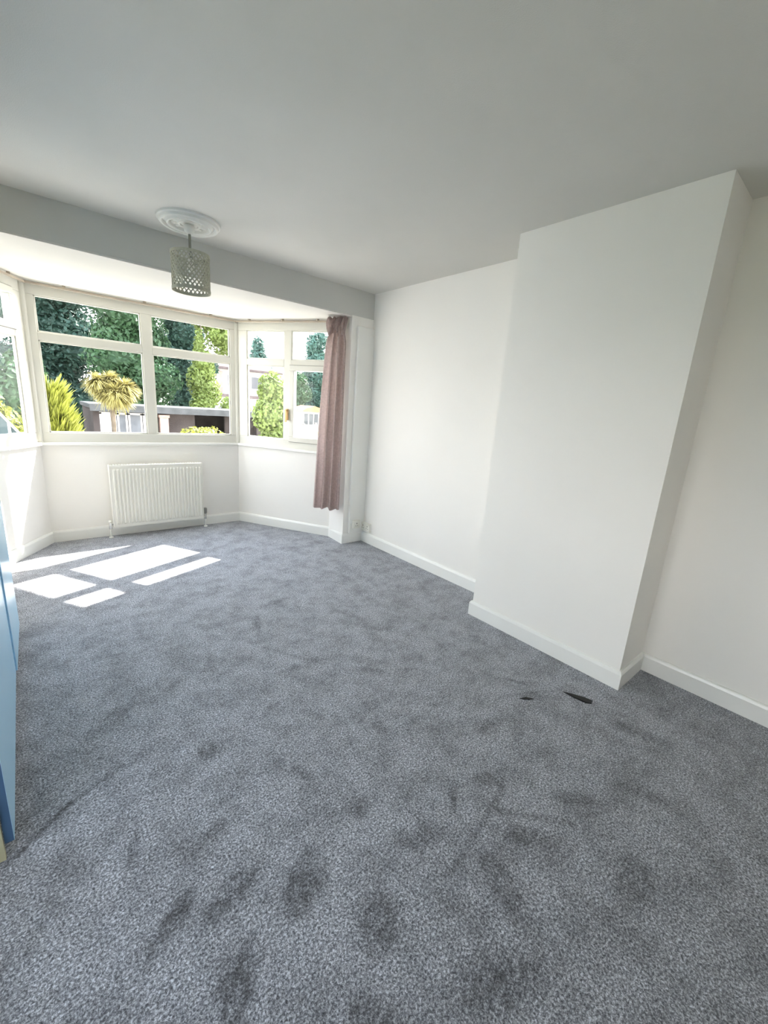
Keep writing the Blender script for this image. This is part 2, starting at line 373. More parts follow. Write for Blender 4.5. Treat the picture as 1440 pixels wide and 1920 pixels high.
# ------------------------------------------------------------------ bay windows
ZT0, ZT1 = 1.80, 1.865       # transom
ZH = 2.155                   # underside of head
FD = (0.004, .034)            # frame depth range, outward from inner wall face
def bar(bm, F, s0, s1, z0, z1, d0=FD[0], d1=FD[1], bev=.004): box(bm, s0, s1, d0, d1, z0, z1, F, bev)
def bead(bm, F, s0, s1, z0, z1):
    """glazing bead: a thin raised lip round an opening"""
    w_, d0, d1 = .012, .012, .032
    for (a, b_, c, d) in ((s0, s1, z1-w_, z1), (s0, s1, z0, z0+w_), (s0, s0+w_, z0, z1), (s1-w_, s1, z0, z1)):
        box(bm, a, b_, d0, d1, c, d, F, .002)
def pane(F, s0, s1, z0, z1, parent, d=.022):
    bm = NB(); box(bm, s0, s1, d, d+.004, z0, z1, F); obj('pane', bm, GLASS, parent)
def sash(F, s0, s1, z0, z1, parent, w_=.055):
    bm = NB()
    for (a, b_, c, d) in ((s0, s1, z1-w_, z1), (s0, s1, z0, z0+w_), (s0, s0+w_, z0+w_, z1-w_), (s1-w_, s1, z0+w_, z1-w_)):
        box(bm, a, b_, -.012, .05, c, d, F, .005)
    sa = obj('casement_sash', bm, UPVC, parent)
    bm = NB()
    g = .004
    for (a, b_, c, d) in ((s0-g, s1+g, z1, z1+g), (s0-g, s1+g, z0-g, z0), (s0-g, s0, z0, z1), (s1, s1+g, z0, z1)):
        box(bm, a, b_, -.001, .05, c, d, F)
    obj('seam_shade', bm, SEAM_SHADE, sa)  # sash seam strips, with the shadow lines put into their dark colour
    bm = NB(); box(bm, s0+w_, s1-w_, .02, .024, z0+w_, z1-w_, F); obj('pane', bm, GLASS, sa)
    return sa
def window(name, F, s_in0, s_in1, mull, label, lay):
    w_ = thing(name, tuple(F(Vector((F.L/2, 0, ZS)))), label, 'window', kind='structure')
    L = F.L
    bm = NB()
    bar(bm, F, 0, L, ZS, 1.02); bar(bm, F, 0, L, ZH, ZB-.002)
    bar(bm, F, -.0, s_in0, 1.02, ZH); bar(bm, F, s_in1, L, 1.02, ZH)
    bar(bm, F, mull[0], mull[1], 1.02, ZH)
    bar(bm, F, s_in0, mull[0], ZT0, ZT1); bar(bm, F, mull[1], s_in1, ZT0, ZT1)
    cols = ((s_in0, mull[0]), (mull[1], s_in1)); rows = ((1.02, ZT0), (ZT1, ZH))
    for i, c in enumerate(cols):
        for j, r in enumerate(rows):
            if lay[j][i] == 'f': bead(bm, F, c[0], c[1], r[0], r[1])
    fr = obj('window_frame', bm, UPVC, w_)
    sashes = []
    for i, c in enumerate(cols):
        for j, r in enumerate(rows):
            if lay[j][i] == 'f': pane(F, c[0], c[1], r[0], r[1], w_)
            else: sashes.append((c, r, sash(F, c[0]-.012, c[1]+.012, r[0]-.012, r[1]+.012, w_)))
    bm = NB(); box(bm, -.0, L, -.028, .02, ZS-.022, ZS+.004, F, .006); obj('window_sill', bm, GLOSSW, w_)
    return w_, sashes
w2, _ = window('window_2', FC, .075, FC.L-.075, (.86, .945), 'wide white centre bay window of four fixed panes facing the garden', ('ff', 'ff'))
w3, s3 = window('window_3', FR, .125, FR.L-.075, (.60, .685), 'right canted white bay window half behind the mauve curtain', ('fs', 'ff'))
w1, s1 = window('window_1', FL, .125, FL.L-.075, (.60, .685), 'left canted white bay window cut by the left picture edge', ('ff', 'sf'))
# brass handle on the right casement
bm = NB(); box(bm, .645, .672, -.028, -.012, 1.24, 1.36, FR, .004); box(bm, .650, .668, -.05, -.028, 1.33, 1.352, FR, .004); box(bm, .648, .670, -.058, -.044, 1.22, 1.35, FR, .005)
h_ = obj('window_handle', bm, BRASS, s3[0][2], label='brass casement handle')
# corner posts
for nm, c, lb in (('trim_2', bay[2], 'white corner post between the left and centre bay windows'), ('trim_3', bay[3], 'white corner post between the centre and right bay windows')):
    bm = NB(); prism(bm, [(c[0]+.026*cos(a), c[1]+.012+.026*sin(a)) for a in [k*pi/8 for k in range(16)]], ZS, ZB)
    struct(nm, bm, UPVC, lb, 'window post')
# curtain track following the bay head
trk = thing('curtain_track', (1.0, 4.7, 2.235), 'thin taupe curtain track along the top of the bay windows', 'curtain track')
ins = off(bay, -.045)
tp = [Vector((p.x, p.y, 2.232)) for p in ins[1:5]]
tp[0] = tp[0]; 
bm = NB(); pv = off([(p.x, p.y) for p in tp], .009); pw = off([(p.x, p.y) for p in tp], -.009)
prism(bm, [tuple(p) for p in pv]+[tuple(p) for p in pw][::-1], 2.226, 2.241); obj('rail', bm, TRACK, trk)
for i in range(3):
    for k in (.15, .5, .85):
        p = tp[i].lerp(tp[i+1], k); bm = NB(); box(bm, p.x-.012, p.x+.012, p.y-.012, p.y+.012, 2.238, ZB, bevel=.003); obj('bracket', bm, TRACK, trk)

# ------------------------------------------------------------------ radiator
rad = thing('radiator', (0.99, 4.72, 0.0), 'white ribbed panel radiator on the wall under the centre window', 'radiator')
rx0, rx1, rz0, rz1, ry = .565, 1.415, .105, .725, 4.70
bm = NB()
nr = 26; prof = []
pitch_ = (rx1-rx0-.03)/nr
for i in range(nr):
    a = rx0+.015+i*pitch_
    prof += [(a, 0), (a+pitch_*.30, 0), (a+pitch_*.45, .011), (a+pitch_*.80, .011), (a+pitch_*.95, 0)]
prof = [(rx0, 0)]+prof+[(rx1, 0)]
def radpanel(bm, y, s):
    zs = [rz0, rz0+.03, rz0+.045, rz1-.05, rz1-.035, rz1-.012]
    dep = [0, 0, 1, 1, 0, 0]; rows = []
    for z, d in zip(zs, dep): rows.append([bm.verts.new((px_, y-s*py_*d, z)) for px_, py_ in prof])
    back = [[bm.verts.new((px_, y+s*.012, z)) for px_, py_ in (prof[0], prof[-1])] for z in (rz0, rz1-.012)]
    for i in range(len(rows)-1):
        for j in range(len(prof)-1): bm.faces.new((rows[i][j], rows[i][j+1], rows[i+1][j+1], rows[i+1][j]))
    bm.faces.new((back[0][0], back[0][1], back[1][1], back[1][0]))
radpanel(bm, ry, 1)
obj('front_panel', bm, RAD, rad)
bm = NB(); box(bm, rx0, rx1, 4.765, 4.777, rz0, rz1-.012, bevel=.003); obj('rear_panel', bm, RAD, rad)
bm = NB(); box(bm, rx0-.004, rx0+.006, ry-.004, 4.78, rz0+.005, rz1, bevel=.003); obj('side_panel', bm, RAD, rad)
bm = NB(); box(bm, rx1-.006, rx1+.004, ry-.004, 4.78, rz0+.005, rz1, bevel=.003); obj('side_panel', bm, RAD, rad)
bm = NB()
box(bm, rx0-.004, rx1+.004, ry-.006, ry+.008, rz1-.012, rz1+.004, bevel=.003); box(bm, rx0, rx1, 4.768, 4.78, rz1-.012, rz1+.004, bevel=.003)
k = 34
for i in range(k):
    a = rx0+.01+i*(rx1-rx0-.02)/k; box(bm, a, a+.012, ry+.004, 4.772, rz1-.010, rz1)
obj('top_grille', bm, RAD, rad)
for sx, x_ in ((-1, rx0), (1, rx1)):
    bm = NB(); tube(bm, [(x_, 4.735, .135), (x_+sx*.035, 4.735, .135)], .010); tube(bm, [(x_+sx*.028, 4.735, .09), (x_+sx*.028, 4.735, .155)], .014)
    v = obj('valve', bm, CHROME, rad, smooth=False)
    bm = NB()
    if sx > 0: lathe(bm, [(.012, .150), (.019, .156), (.021, .20), (.018, .215), (.008, .218)], x_+.028, 4.735, 20)
    else: lathe(bm, [(.012, .150), (.015, .153), (.014, .176), (.006, .180)], x_-.028, 4.735, 20)
    obj('valve_cap', bm, VALVE if sx > 0 else RAD, v, smooth=True)
    bm = NB(); tube(bm, [(x_+sx*.028, 4.735, .1), (x_+sx*.028, 4.735, 0.0)], .0085)
    lathe(bm, [(.009, .012), (.020, .008), (.022, .0)], x_+sx*.028, 4.735, 20)
    obj('pipe', bm, GLOSSW, rad, smooth=True)
for x_ in (.75, 1.23):
    bm = NB(); box(bm, x_-.015, x_+.015, 4.775, YB-.001, .2, .6, bevel=.003); obj('bracket', bm, RAD, rad)

# ------------------------------------------------------------------ ceiling rose and pendant
PX, PY = .925, 3.15
bm = NB()
lathe(bm, [(.004, H-.020), (.05, H-.019), (.054, H-.026), (.066, H-.026), (.070, H-.014), (.112, H-.012), (.116, H-.028), (.122, H-.034), (.130, H-.034), (.136, H-.026), (.140, H-.018), (.150, H-.016), (.155, H-.030), (.163, H-.034), (.172, H-.028), (.176, H-.014), (.186, H-.010), (.188, H)], PX, PY, 64)
# leaf-like relief petals around the middle
for k in range(12):
    a = 2*pi*k/12
    q = bmesh.ops.create_uvsphere(bm, u_segments=10, v_segments=6, radius=1)['verts']
    for v in q:
        c = Vector((v.co.x*.018+.091, v.co.y*.012, v.co.z*.010+H-.014)); v.co = Vector((PX+c.x*cos(a)-c.y*sin(a), PY+c.x*sin(a)+c.y*cos(a), c.z))
obj('ceiling_rose', bm, PLAST, label='round moulded white plaster ceiling rose above the pendant', cat='ceiling rose', origin=(PX, PY, H))
lp = thing('pendant_lamp', (PX, PY, H-.02), 'grey woven lattice drum pendant lamp hanging from the ceiling rose', 'pendant lamp')
bm = NB(); lathe(bm, [(.004, H-.075), (.012, H-.074), (.030, H-.058), (.034, H-.028)], PX, PY, 24); obj('canopy', bm, PLAST, lp, smooth=True)
bm = NB(); tube(bm, [(PX, PY, H-.06), (PX, PY, 2.28)], .0085, 10); obj('cord', bm, CORD, lp, smooth=True)
bm = NB(); lathe(bm, [(.006, 2.29), (.016, 2.285), (.020, 2.25), (.020, 2.215), (.014, 2.21)], PX, PY, 20); obj('lamp_holder', bm, SOCK, lp, smooth=True)
RS, Z0, Z1 = .116, 2.088, 2.315
bm = NB()
def band(z0, z1, r, th=.004, seg=72):
    rg = [[bm.verts.new((PX+q*cos(2*pi*k/seg), PY+q*sin(2*pi*k/seg), z)) for k in range(seg)] for q, z in ((r, z0), (r, z1), (r-th, z1), (r-th, z0))]
    for i in range(4):
        for k in range(seg): bm.faces.new((rg[i][k], rg[i][(k+1) % seg], rg[(i+1) % 4][(k+1) % seg], rg[(i+1) % 4][k]))
band(Z0, Z0+.018, RS+.002); band(Z1-.016, Z1, RS+.002)
NS = 26; hw = .0042
for sg in (1, -1):
    for k in range(NS):
        a0 = 2*pi*k/NS; tw = sg*radians(86); st_ = 14; rows = []
        for i in range(st_+1):
            u = i/st_; z = Z0+.01+u*(Z1-Z0-.02); a = a0+tw*u
            da = hw/RS*1.1; r = RS-(.0015 if sg > 0 else .0)
            rows.append([bm.verts.new((PX+q*cos(a+e_), PY+q*sin(a+e_), z)) for q, e_ in ((r, -da), (r, da), (r-.003, da), (r-.003, -da))])
        for i in range(st_):
            for j in range(4): bm.faces.new((rows[i][j], rows[i][(j+1) % 4], rows[i+1][(j+1) % 4], rows[i+1][j]))
obj('lamp_shade', bm, SHADE, lp)
bm = NB()
for k in range(3):
    a = 2*pi*k/3+.4; tube(bm, [(PX+.018*cos(a), PY+.018*sin(a), 2.25), (PX+(RS-.003)*cos(a), PY+(RS-.003)*sin(a), Z1-.012)], .002, 6)
obj('spider', bm, CORD, lp)

# ------------------------------------------------------------------ curtain
def curtain():
    cu = thing('curtain', (2.38, 3.72, 0.36), 'mauve-taupe curtain gathered at the right end of the bay', 'curtain')
    # hangs from the track end; width between window side A and wall side B opens towards the hem
    A0, A1 = Vector((2.365, 3.715)), Vector((2.245, 3.745))
    B0, B1 = Vector((2.445, 3.525)), Vector((2.440, 3.530))
    NU, NV = 150, 60; zt, zb = 2.25, .365
    bm = NB(); rows = []
    for j in range(NV+1):
        v = j/NV; z = zt+(zb-zt)*v
        A = A0.lerp(A1, v**.8); B_ = B0.lerp(B1, v); d = (B_-A); L = d.length; d.normalize(); nn = Vector((d.y, -d.x))
        if nn.x > 0: nn = -nn     # towards the room
        row = []
        for i in range(NU+1):
            u = i/NU
            amp = .036*(0.8+.3*v)
            f = sin(2*pi*(3.4*u+.07*sin(4*v+3*u)))+.12*(1-.6*v)*sin(2*pi*(8.3*u+.2)+2*v)+.25*sin(2*pi*1.6*u+3*v)
            if v < .05: f = f*(.5+v*10)+.6*sin(2*pi*17*u)*(1-v/.05)
            pinch = 1-.16*math.exp(-((v-.075)/.03)**2)
            uu_ = .5+(u-.5)*pinch
            p = A+d*(L*uu_)+nn*(amp*f*pinch+.012)
            row.append(bm.verts.new((p.x, p.y, z+(.006*sin(30*u) if j == 0 else 0)+(.010*sin(2*pi*2.2*u+1) if j > NV-3 else 0))))
        rows.append(row)
    for j in range(NV):
        for i in range(NU): bm.faces.new((rows[j][i], rows[j][i+1], rows[j+1][i+1], rows[j+1][i]))
    bmesh.ops.solidify(bm, geom=list(bm.faces), thickness=.0025)
    obj('curtain_cloth', bm, CURT, cu, smooth=True)
    # gathered heading that flops over at the top
    bm = NB(); rows = []
    for j in range(9):
        t = j/8; row = []
        for i in range(121):
            u = i/120; d = (B0-A0); L = d.length; dn = d.normalized(); nn = Vector((dn.y, -dn.x)); nn = nn if nn.x < 0 else -nn
            ww = 1.0-.16*t
            p = A0+dn*(L*(.5+(u-.5)*ww))+nn*(.030+.030*sin(pi*min(1, t*1.1))+.010*sin(2*pi*9*u+2*t)+.022*sin(2*pi*3.4*u+1.5*t))
            row.append(bm.verts.new((p.x, p.y, 2.244-.120*t*(1+.4*sin(2*pi*2.2*u+1))+.006*sin(2*pi*11*u))))
        rows.append(row)
    for j in range(8):
        for i in range(120): bm.faces.new((rows[j][i], rows[j][i+1], rows[j+1][i+1], rows[j+1][i]))
    bmesh.ops.solidify(bm, geom=list(bm.faces), thickness=.003)
    obj('heading', bm, CURT, cu, smooth=True)
curtain()

# ------------------------------------------------------------------ pipe boxing on the pier, sockets
bm = NB(); box(bm, 2.528, X1+.003, YF-.030, YF+.002, .108, 2.18, bevel=.004)
struct('trim_4', bm, GLOSSW, 'shallow white boxed panel standing on the pier right of the curtain', 'boxing')
def socket(loc, F, w_, label, sw=2):
    t = thing('wall_socket', loc, label, 'socket', 'wall sockets beside the bay')
    bm = NB(); box(bm, -w_/2, w_/2, -.030, 0, .0, .086, F, .004); pl = obj('face_plate', bm, SOCK, t)
    for k in range(sw):
        c = (k-(sw-1)/2)*w_/max(sw, 1)
        for (a, b_, c0, c1) in ((c-.004, c+.004, .048, .060), (c-.015, c-.008, .026, .032), (c+.008, c+.015, .026, .032)):
            bm = NB(); box(bm, a, b_, -.0310, -.029, c0, c1, F); obj('pin_slot', bm, DARK, t)
        bm = NB(); box(bm, c-.006+.022*(1 if k else -1)*(sw > 1), c+.006+.022*(1 if k else -1)*(sw > 1), -.035, -.029, .062, .080, F, .002); obj('rocker_switch', bm, SOCK, t)
class LF:
    def __init__(s, o, t, n): s.o, s.t, s.n = Vector(o), Vector(t), Vector(n)
    def __call__(s, c): return s.o+s.t*c.x+s.n*c.y+Vector((0, 0, c.z))
socket((X1, 3.40, .135), LF((X1, 3.40, .135), (0, -1, 0), (1, 0, 0)), .146, 'white double socket low on the right wall beside the corner')
socket((2.605, YF-.030, .165), LF((2.605, YF-.030, .165), (1, 0, 0), (0, 1, 0)), .086, 'pale single socket low on the pier below the curtain', 1)

# ------------------------------------------------------------------ blue wardrobe on the left
wr = thing('wardrobe', (-.47, 2.26, 0), 'tall glossy light blue wardrobe along the left wall', 'wardrobe')
WY0, WY1, WZ = 1.447, 3.05, 2.30
bm = NB()
box(bm, XL+.005, -.186, WY0, WY0+.018, 0, WZ); box(bm, XL+.005, -.186, WY1-.018, WY1, 0, WZ)
box(bm, XL+.005, -.186, WY0, WY1, WZ-.018, WZ); box(bm, XL+.005, XL+.012, WY0, WY1, 0, WZ); box(bm, XL+.005, -.23, WY0, WY1, .06, .078)
box(bm, -.25, -.232, WY0+.018, WY1-.018, 0, .06)
obj('carcass', bm, CARC, wr, label='cream carcass board')
def door(y0, y1, xo, skew=0.0):
    bm = NB(); F = lambda c: Vector((c.x+skew*(c.y-y0)/(y1-y0), c.y, c.z))
    box(bm, xo-.022, xo, y0, y1, .05, WZ-.01, F, .002)
    return obj('door', bm, BLUE, wr)
door(1.457, 2.492, -.161, -.003); d2 = door(2.500, 3.045, -.158, .006)
bm = NB(); box(bm, -.1835, -.162, 1.4555, 1.4572, .052, WZ-.012); obj('shaded_edge', bm, BLUE_EDGE, wr, label='edge of the near door with its shade put into a darker blue')

# ------------------------------------------------------------------ black scraps on the carpet
def scrap(pts, label):
    bm = NB(); c = Vector((sum(p[0] for p in pts)/len(pts), sum(p[1] for p in pts)/len(pts)))
    a = [bm.verts.new((p[0], p[1], .002)) for p in pts]; b_ = [bm.verts.new((p[0], p[1], .002+p[2])) for p in pts]
    k = len(pts); bm.faces.new(a[::-1]); bm.faces.new(b_)
    for i in range(k): bm.faces.new((a[i], a[(i+1) % k], b_[(i+1) % k], b_[i]))
    bmesh.ops.triangulate(bm, faces=bm.faces)
    obj('scrap', bm, BLACK, label=label, cat='scrap', origin=(c.x, c.y, 0))
scrap([(2.086, .812, .003), (2.105, .775, .006), (2.128, .72, .009), (2.142, .682, .006), (2.12, .675, .004), (2.098, .70, .006), (2.088, .75, .005)], 'larger pointed black scrap lying on the carpet near the chimney breast corner')
scrap([(1.835, .925, .002), (1.87, .91, .004), (1.895, .878, .003), (1.868, .892, .003), (1.845, .91, .002)], 'smaller dark scrap on the carpet left of the pointed one')

# ------------------------------------------------------------------ garden
GZ = -1.2
PAVE = mat('pale_paving', (0.45, 0.43, 0.39, 1), 0.9, 0.1, (3, .1), (12, .2, .01))
bm = NB(); box(bm, -60, -1.3, -1.7, 5.3, GZ-.2, GZ)
struct('trim_5', bm, mat('rough_grass', (0.07, 0.09, 0.04, 1), .95, .1, (3, .3)), 'rough grass ground outside the added side window', 'ground')
bm = NB(); box(bm, -60, 90, 5.3, 120, GZ-.2, GZ); box(bm, -60, 90, -60, -1.7, GZ-.2, GZ); 
struct('ground', bm, PAVE, 'sunlit pale paving outside', 'ground')
def leafmat(name, c, tr=.25, var=.35, sc=.9): return mat(name, c, .55, .35, (sc, var), None, transl=tr)
L_DARK = leafmat('leaf_dark_green', (0.024, 0.058, 0.042, 1)); L_MID = leafmat('leaf_mid_green', (0.034, 0.078, 0.032, 1)); L_LIME = leafmat('leaf_lime', (0.15, 0.20, 0.05, 1))
L_GOLD = leafmat('leaf_golden', (0.20, 0.215, 0.035, 1), .2, .4, 5); L_STRAW = leafmat('leaf_straw', (0.28, 0.245, 0.085, 1), .2, .4, 6); L_TEAL = leafmat('leaf_teal', (0.045, 0.10, 0.08, 1))
BARK = mat('bark', (0.16, 0.13, 0.10, 1), .9, .1, (6, .3), (20, .6, .02))
BRICK = mat('pale_brick', (0.34, 0.235, 0.20, 1), .9, .1, (9, .2)); RENDER = mat('white_render', (0.42, 0.40, 0.39, 1), .9, .1, (2, .05))
ROOFG = mat('grey_felt_roof', (0.075, 0.077, 0.078, 1), .9, .1, (5, .2)); ROOFT = mat('brown_tile_roof', (0.10, 0.08, 0.078, 1), .9, .1, (9, .25)); GDARK = mat('dark_window_glass', (0.05, 0.055, 0.065, 1), .15, .5)
GWALL = mat('brown_garage_wall', (0.055, 0.046, 0.044, 1), .9, .1, (3, .3)); GREYD = mat('grey_glazing', (0.11, 0.115, 0.125, 1), .7, .2, (4, .3)); ORANGE = mat('orange_shingle', (0.34, 0.18, 0.10, 1), .9, .1, (9, .15))

def leaves(blobs, nleaf, size, seed, m, parent, name='foliage', asp=.55, up=0.0):
    rng = np.random.default_rng(seed)
    B = np.array(blobs, float); vol = (B[:, 3]*B[:, 4]+B[:, 3]*B[:, 5]); pi_ = vol/vol.sum()
    ib = rng.choice(len(B), nleaf, p=pi_)
    d = rng.normal(size=(nleaf, 3)); d /= np.linalg.norm(d, axis=1)[:, None]
    rad = .62+.45*rng.random(nleaf)**.6
    c = B[ib, :3]+d*B[ib, 3:6]*rad[:, None]
    nrm = d+rng.normal(size=(nleaf, 3))*.55; nrm /= np.linalg.norm(nrm, axis=1)[:, None]
    t = rng.normal(size=(nleaf, 3)); t[:, 2] += up; t -= nrm*(t*nrm).sum(1)[:, None]; t /= np.linalg.norm(t, axis=1)[:, None]
    b_ = np.cross(nrm, t)
    s = size*(.6+.8*rng.random(nleaf))[:, None]
    v = np.stack([c-t*s*.5, c+b_*s*asp*.5+nrm*s*.06, c+t*s*.5, c-b_*s*asp*.5+nrm*s*.06], 1).reshape(-1, 3)
    f = np.arange(nleaf*4).reshape(-1, 4)
    # inner twig mass so the crown is not see-through
    bm = NB()
    for i, q in enumerate(B):
        r = bmesh.ops.create_icosphere(bm, subdivisions=3, radius=1)['verts']
        for k in r:
            w_ = 1+.14*sin(5*k.co.x+i)+.12*sin(6*k.co.y+2*i)+.10*sin(7*k.co.z+i)
            k.co = Vector((q[0]+k.co.x*q[3]*.66*w_, q[1]+k.co.y*q[4]*.66*w_, q[2]+k.co.z*q[5]*.66*w_))
    bm.verts.ensure_lookup_table(); bm.faces.ensure_lookup_table()
    cv = [tuple(k.co) for k in bm.verts]; cf = [[k.index for k in q.verts] for q in bm.faces]; bm.free()
    n0 = len(v); V = v.tolist()+cv; F_ = f.tolist()+[[k+n0 for k in q] for q in cf]
    o0 = np.array(parent.location)
    me = bpy.data.meshes.new(name); me.from_pydata((np.array(V)-o0).tolist(), [], F_); me.materials.append(m)
    o = bpy.data.objects.new(name, me); COL.objects.link(o); o.parent = parent; return o
def tree(x, y, blobs, nleaf, size, m, seed, label, cat='tree', name='tree', tr=.16, group=None, trunk_top=None, up=0.0):
    t = thing(name, (x, y, GZ), label, cat, group)
    zt = trunk_top if trunk_top is not None else max(b_[2] for b_ in blobs)
    bm = NB(); tube(bm, [(x, y, GZ), (x+.03, y, GZ+(zt-GZ)*.4), (x-.04, y+.03, zt)], [tr, tr*.75, tr*.35], 10)
    obj('trunk', bm, BARK, t, smooth=True)
    leaves(blobs, nleaf, size, seed, m, t, up=up)
    return t
def crown(x, y, z0, z1, r, n_, seed):
    rng = random.Random(seed); res = []
    for i in range(n_):
        u = (i+.5)/n_; z = z0+(z1-z0)*u; q = r*(.55+.45*sin(pi*min(1, u*.9+.15)))
        a = rng.uniform(0, 2*pi); e_ = r*rng.uniform(.15, .5)
        res.append((x+e_*cos(a), y+e_*sin(a)*.6, z, q*rng.uniform(.55, .8), q*.6, (z1-z0)/n_*rng.uniform(.8, 1.2)+.25))
    return res
G1 = 'tall trees filling the view beyond the centre window'
tree(-2.6, 19.5, crown(-2.6, 19.5, .2, 8.5, 2.6, 11, 1), 16000, .18, L_DARK, 11, 'dark green tree seen through the left canted window', tr=.25, group=G1)
tree(1.46, 25.2, crown(1.46, 25.2, -.4, 10.4, 3.0, 14, 2), 24000, .2, L_DARK, 12, 'dark teal-green tree behind the golden shrub, left half of the centre window', tr=.25, group=G1)
tree(3.6, 19.2, crown(3.5, 19.2, .0, 6.3, 1.75, 11, 3), 15000, .16, L_MID, 13, 'dense green tree behind the garage right of the tufted yellow palm', tr=.22, group=G1)
tree(6.5, 23.6, crown(6.4, 23.6, -.6, 6.3, 1.6, 9, 4), 13000, .18, L_DARK, 14, 'bushy dark tree right of the centre mullion', tr=.2, group=G1)
tree(6.1, 19.65, crown(6.05, 19.6, .5, 3.6, .68, 7, 5)+crown(6.8, 19.8, 3.7, 6.6, 1.25, 6, 6), 12000, .15, L_LIME, 15, 'sunlit lime-green tree at the right end of the centre window', tr=.07, group=G1)
tree(.1, 15.0, crown(.0, 15.0, -.6, 1.9, 1.0, 5, 6), 3500, .17, L_MID, 16, 'mid green shrub low in the left canted window', 'shrub', 'shrub', tr=.1)
tree(-.75, 11.5, [(-.62, 11.5, .9, .33, .3, .45), (-.45, 11.6, .5, .4, .35, .5), (-.7, 11.5, -.2, .4, .35, .9)], 2200, .11, L_GOLD, 17, 'small golden shrub seen through the left canted window', 'shrub', 'shrub', tr=.06)
# golden conifer with upright sprays
def sprays(x, y, z0, z1, r, nb, m, seed, label, name='golden_conifer', cat='shrub'):
    t = thing(name, (x, y, GZ), label, cat); rng = np.random.default_rng(seed)
    bm = NB(); tube(bm, [(x, y, GZ), (x, y, z0+(z1-z0)*.7)], [.06, .02], 8); obj('trunk', bm, BARK, t)
    V = []; F_ = []
    for i in range(nb):
        u = rng.random()**1.25; z = z0+(z1-z0)*u*.86; a = rng.random()*2*pi; q = r*(1-u)**.75*(.55+.45*rng.random())+.03
        tipl = .22+.22*rng.random(); wd = .035+.03*rng.random()
        base = np.array([x+q*.55*cos(a), y+q*.55*sin(a), z-.06]); dr = np.array([cos(a)*.55, sin(a)*.55, .95]); dr /= np.linalg.norm(dr)
        sd = np.array([-sin(a), cos(a), 0])
        for k in range(5):
            dd = dr+sd*(k-2)*.28+rng.normal(size=3)*.12; dd /= np.linalg.norm(dd); p = base+dd*tipl*.25
            q_ = len(V); s2 = np.cross(dd, rng.normal(size=3)); s2 /= np.linalg.norm(s2)
            V += [base, p+s2*wd*.7, base+dd*tipl, p-s2*wd*.7]; F_.append([q_, q_+1, q_+2, q_+3])
    o0 = np.array([x, y, GZ]); me = bpy.data.meshes.new('foliage'); me.from_pydata((np.array(V)-o0).tolist(), [], F_); me.materials.append(m)
    o = bpy.data.objects.new('foliage', me); COL.objects.link(o); o.parent = t
sprays(.30, 8.0, -1.15, 1.72, .72, 1500, L_GOLD, 21, 'bright golden conifer at the left of the centre window')
# tufted palm-like tree with straw-yellow head
def tuft(x, y, zc, r, h, m, label, seed=5):
    t = thing('cordyline_palm', (x, y, GZ), label, 'palm'); rng = np.random.default_rng(seed)
    bm = NB(); tube(bm, [(x, y, GZ), (x-.02, y, zc-h*.9), (x, y, zc)], [.075, .055, .05], 10); obj('trunk', bm, BARK, t, smooth=True)
    V = []; F_ = []
    heads = [(x-.26, y, zc+.10, .75), (x+.24, y-.05, zc+.02, .8), (x, y+.1, zc+.14, .8), (x+.04, y-.15, zc-.12, .85), (x+.18, y, zc-.2, .7), (x-.12, y-.05, zc-.12, .75), (x+.38, y, zc+.0, .5)]
    for i in range(5200):
        hx, hy, hz, hs = heads[rng.integers(len(heads))]
        d = rng.normal(size=3); d[2] = d[2]*.75+.12; d /= np.linalg.norm(d); L = r*hs*(.55+.45*rng.random())
        s = np.cross(d, [0, 0, 1]); s /= (np.linalg.norm(s)+1e-6); w_ = .020
        p = np.array([hx, hy, hz]); pts = []
        for k in range(4):
            u = k/3; q = p+d*L*u+np.array([0, 0, -.34*u*u*L]); pts.append(q)
        b0 = len(V)
        for k, q in enumerate(pts): V += [q-s*w_*(1-.3*k), q+s*w_*(1-.3*k)]
        for k in range(3): F_.append([b0+2*k, b0+2*k+1, b0+2*k+3, b0+2*k+2])
    o0 = np.array([x, y, GZ]); me = bpy.data.meshes.new('foliage'); me.from_pydata((np.array(V)-o0).tolist(), [], F_); me.materials.append(m)
    o = bpy.data.objects.new('foliage', me); COL.objects.link(o); o.parent = t
tuft(1.50, 11.0, 1.50, .46, .5, L_STRAW, 'round straw-yellow tufted palm on a thin trunk in the centre window')
tree(2.98, 9.8, [(2.82, 9.8, .38, .36, .35, .38), (3.15, 9.8, .40, .36, .35, .38), (2.98, 9.8, -.5, .5, .4, .7)], 2600, .08, L_GOLD, 22, 'low golden bush at the bottom of the right centre pane', 'shrub', 'shrub', tr=.05)
tree(7.75, 20.2, [(7.6, 20.2, .9, .6, .5, .65), (8.0, 20.3, .6, .55, .5, .7), (7.7, 20.2, -.3, .7, .6, .9)], 2500, .16, L_LIME, 23, 'rounded lime bush in front of the white house', 'shrub', 'shrub', tr=.08)
tree(5.75, 12.0, [(5.7, 12, 1.75, .42, .4, .5), (5.65, 12, 1.0, .5, .45, .6), (5.95, 12.1, 1.35, .42, .4, .55), (5.75, 12, .3, .42, .4, .6)], 4200, .13, L_LIME, 24, 'tall yellow-green tree in the left pane of the right canted window', tr=.08)
tree(24.9, 41.5, crown(24.9, 41.5, .6, 8.6, 2.0, 10, 25), 9000, .3, L_TEAL, 25, 'dark teal tree behind the summerhouse near the curtain', tr=.2)
tree(19.0, 44.0, crown(19, 44, 1.0, 6.9, 1.7, 6, 26), 3000, .35, L_TEAL, 26, 'pale distant tree above the white house', tr=.2)
tree(21.6, 40.0, [(21.5, 40, 3.6, 1.3, 1, .9), (22.0, 40, 2.4, 1.3, 1, 1.1), (21.2, 40, 1.6, 1.2, 1, 1.1)], 4000, .26, L_MID, 27, 'rounded green tree left of the dark teal tree', tr=.12)
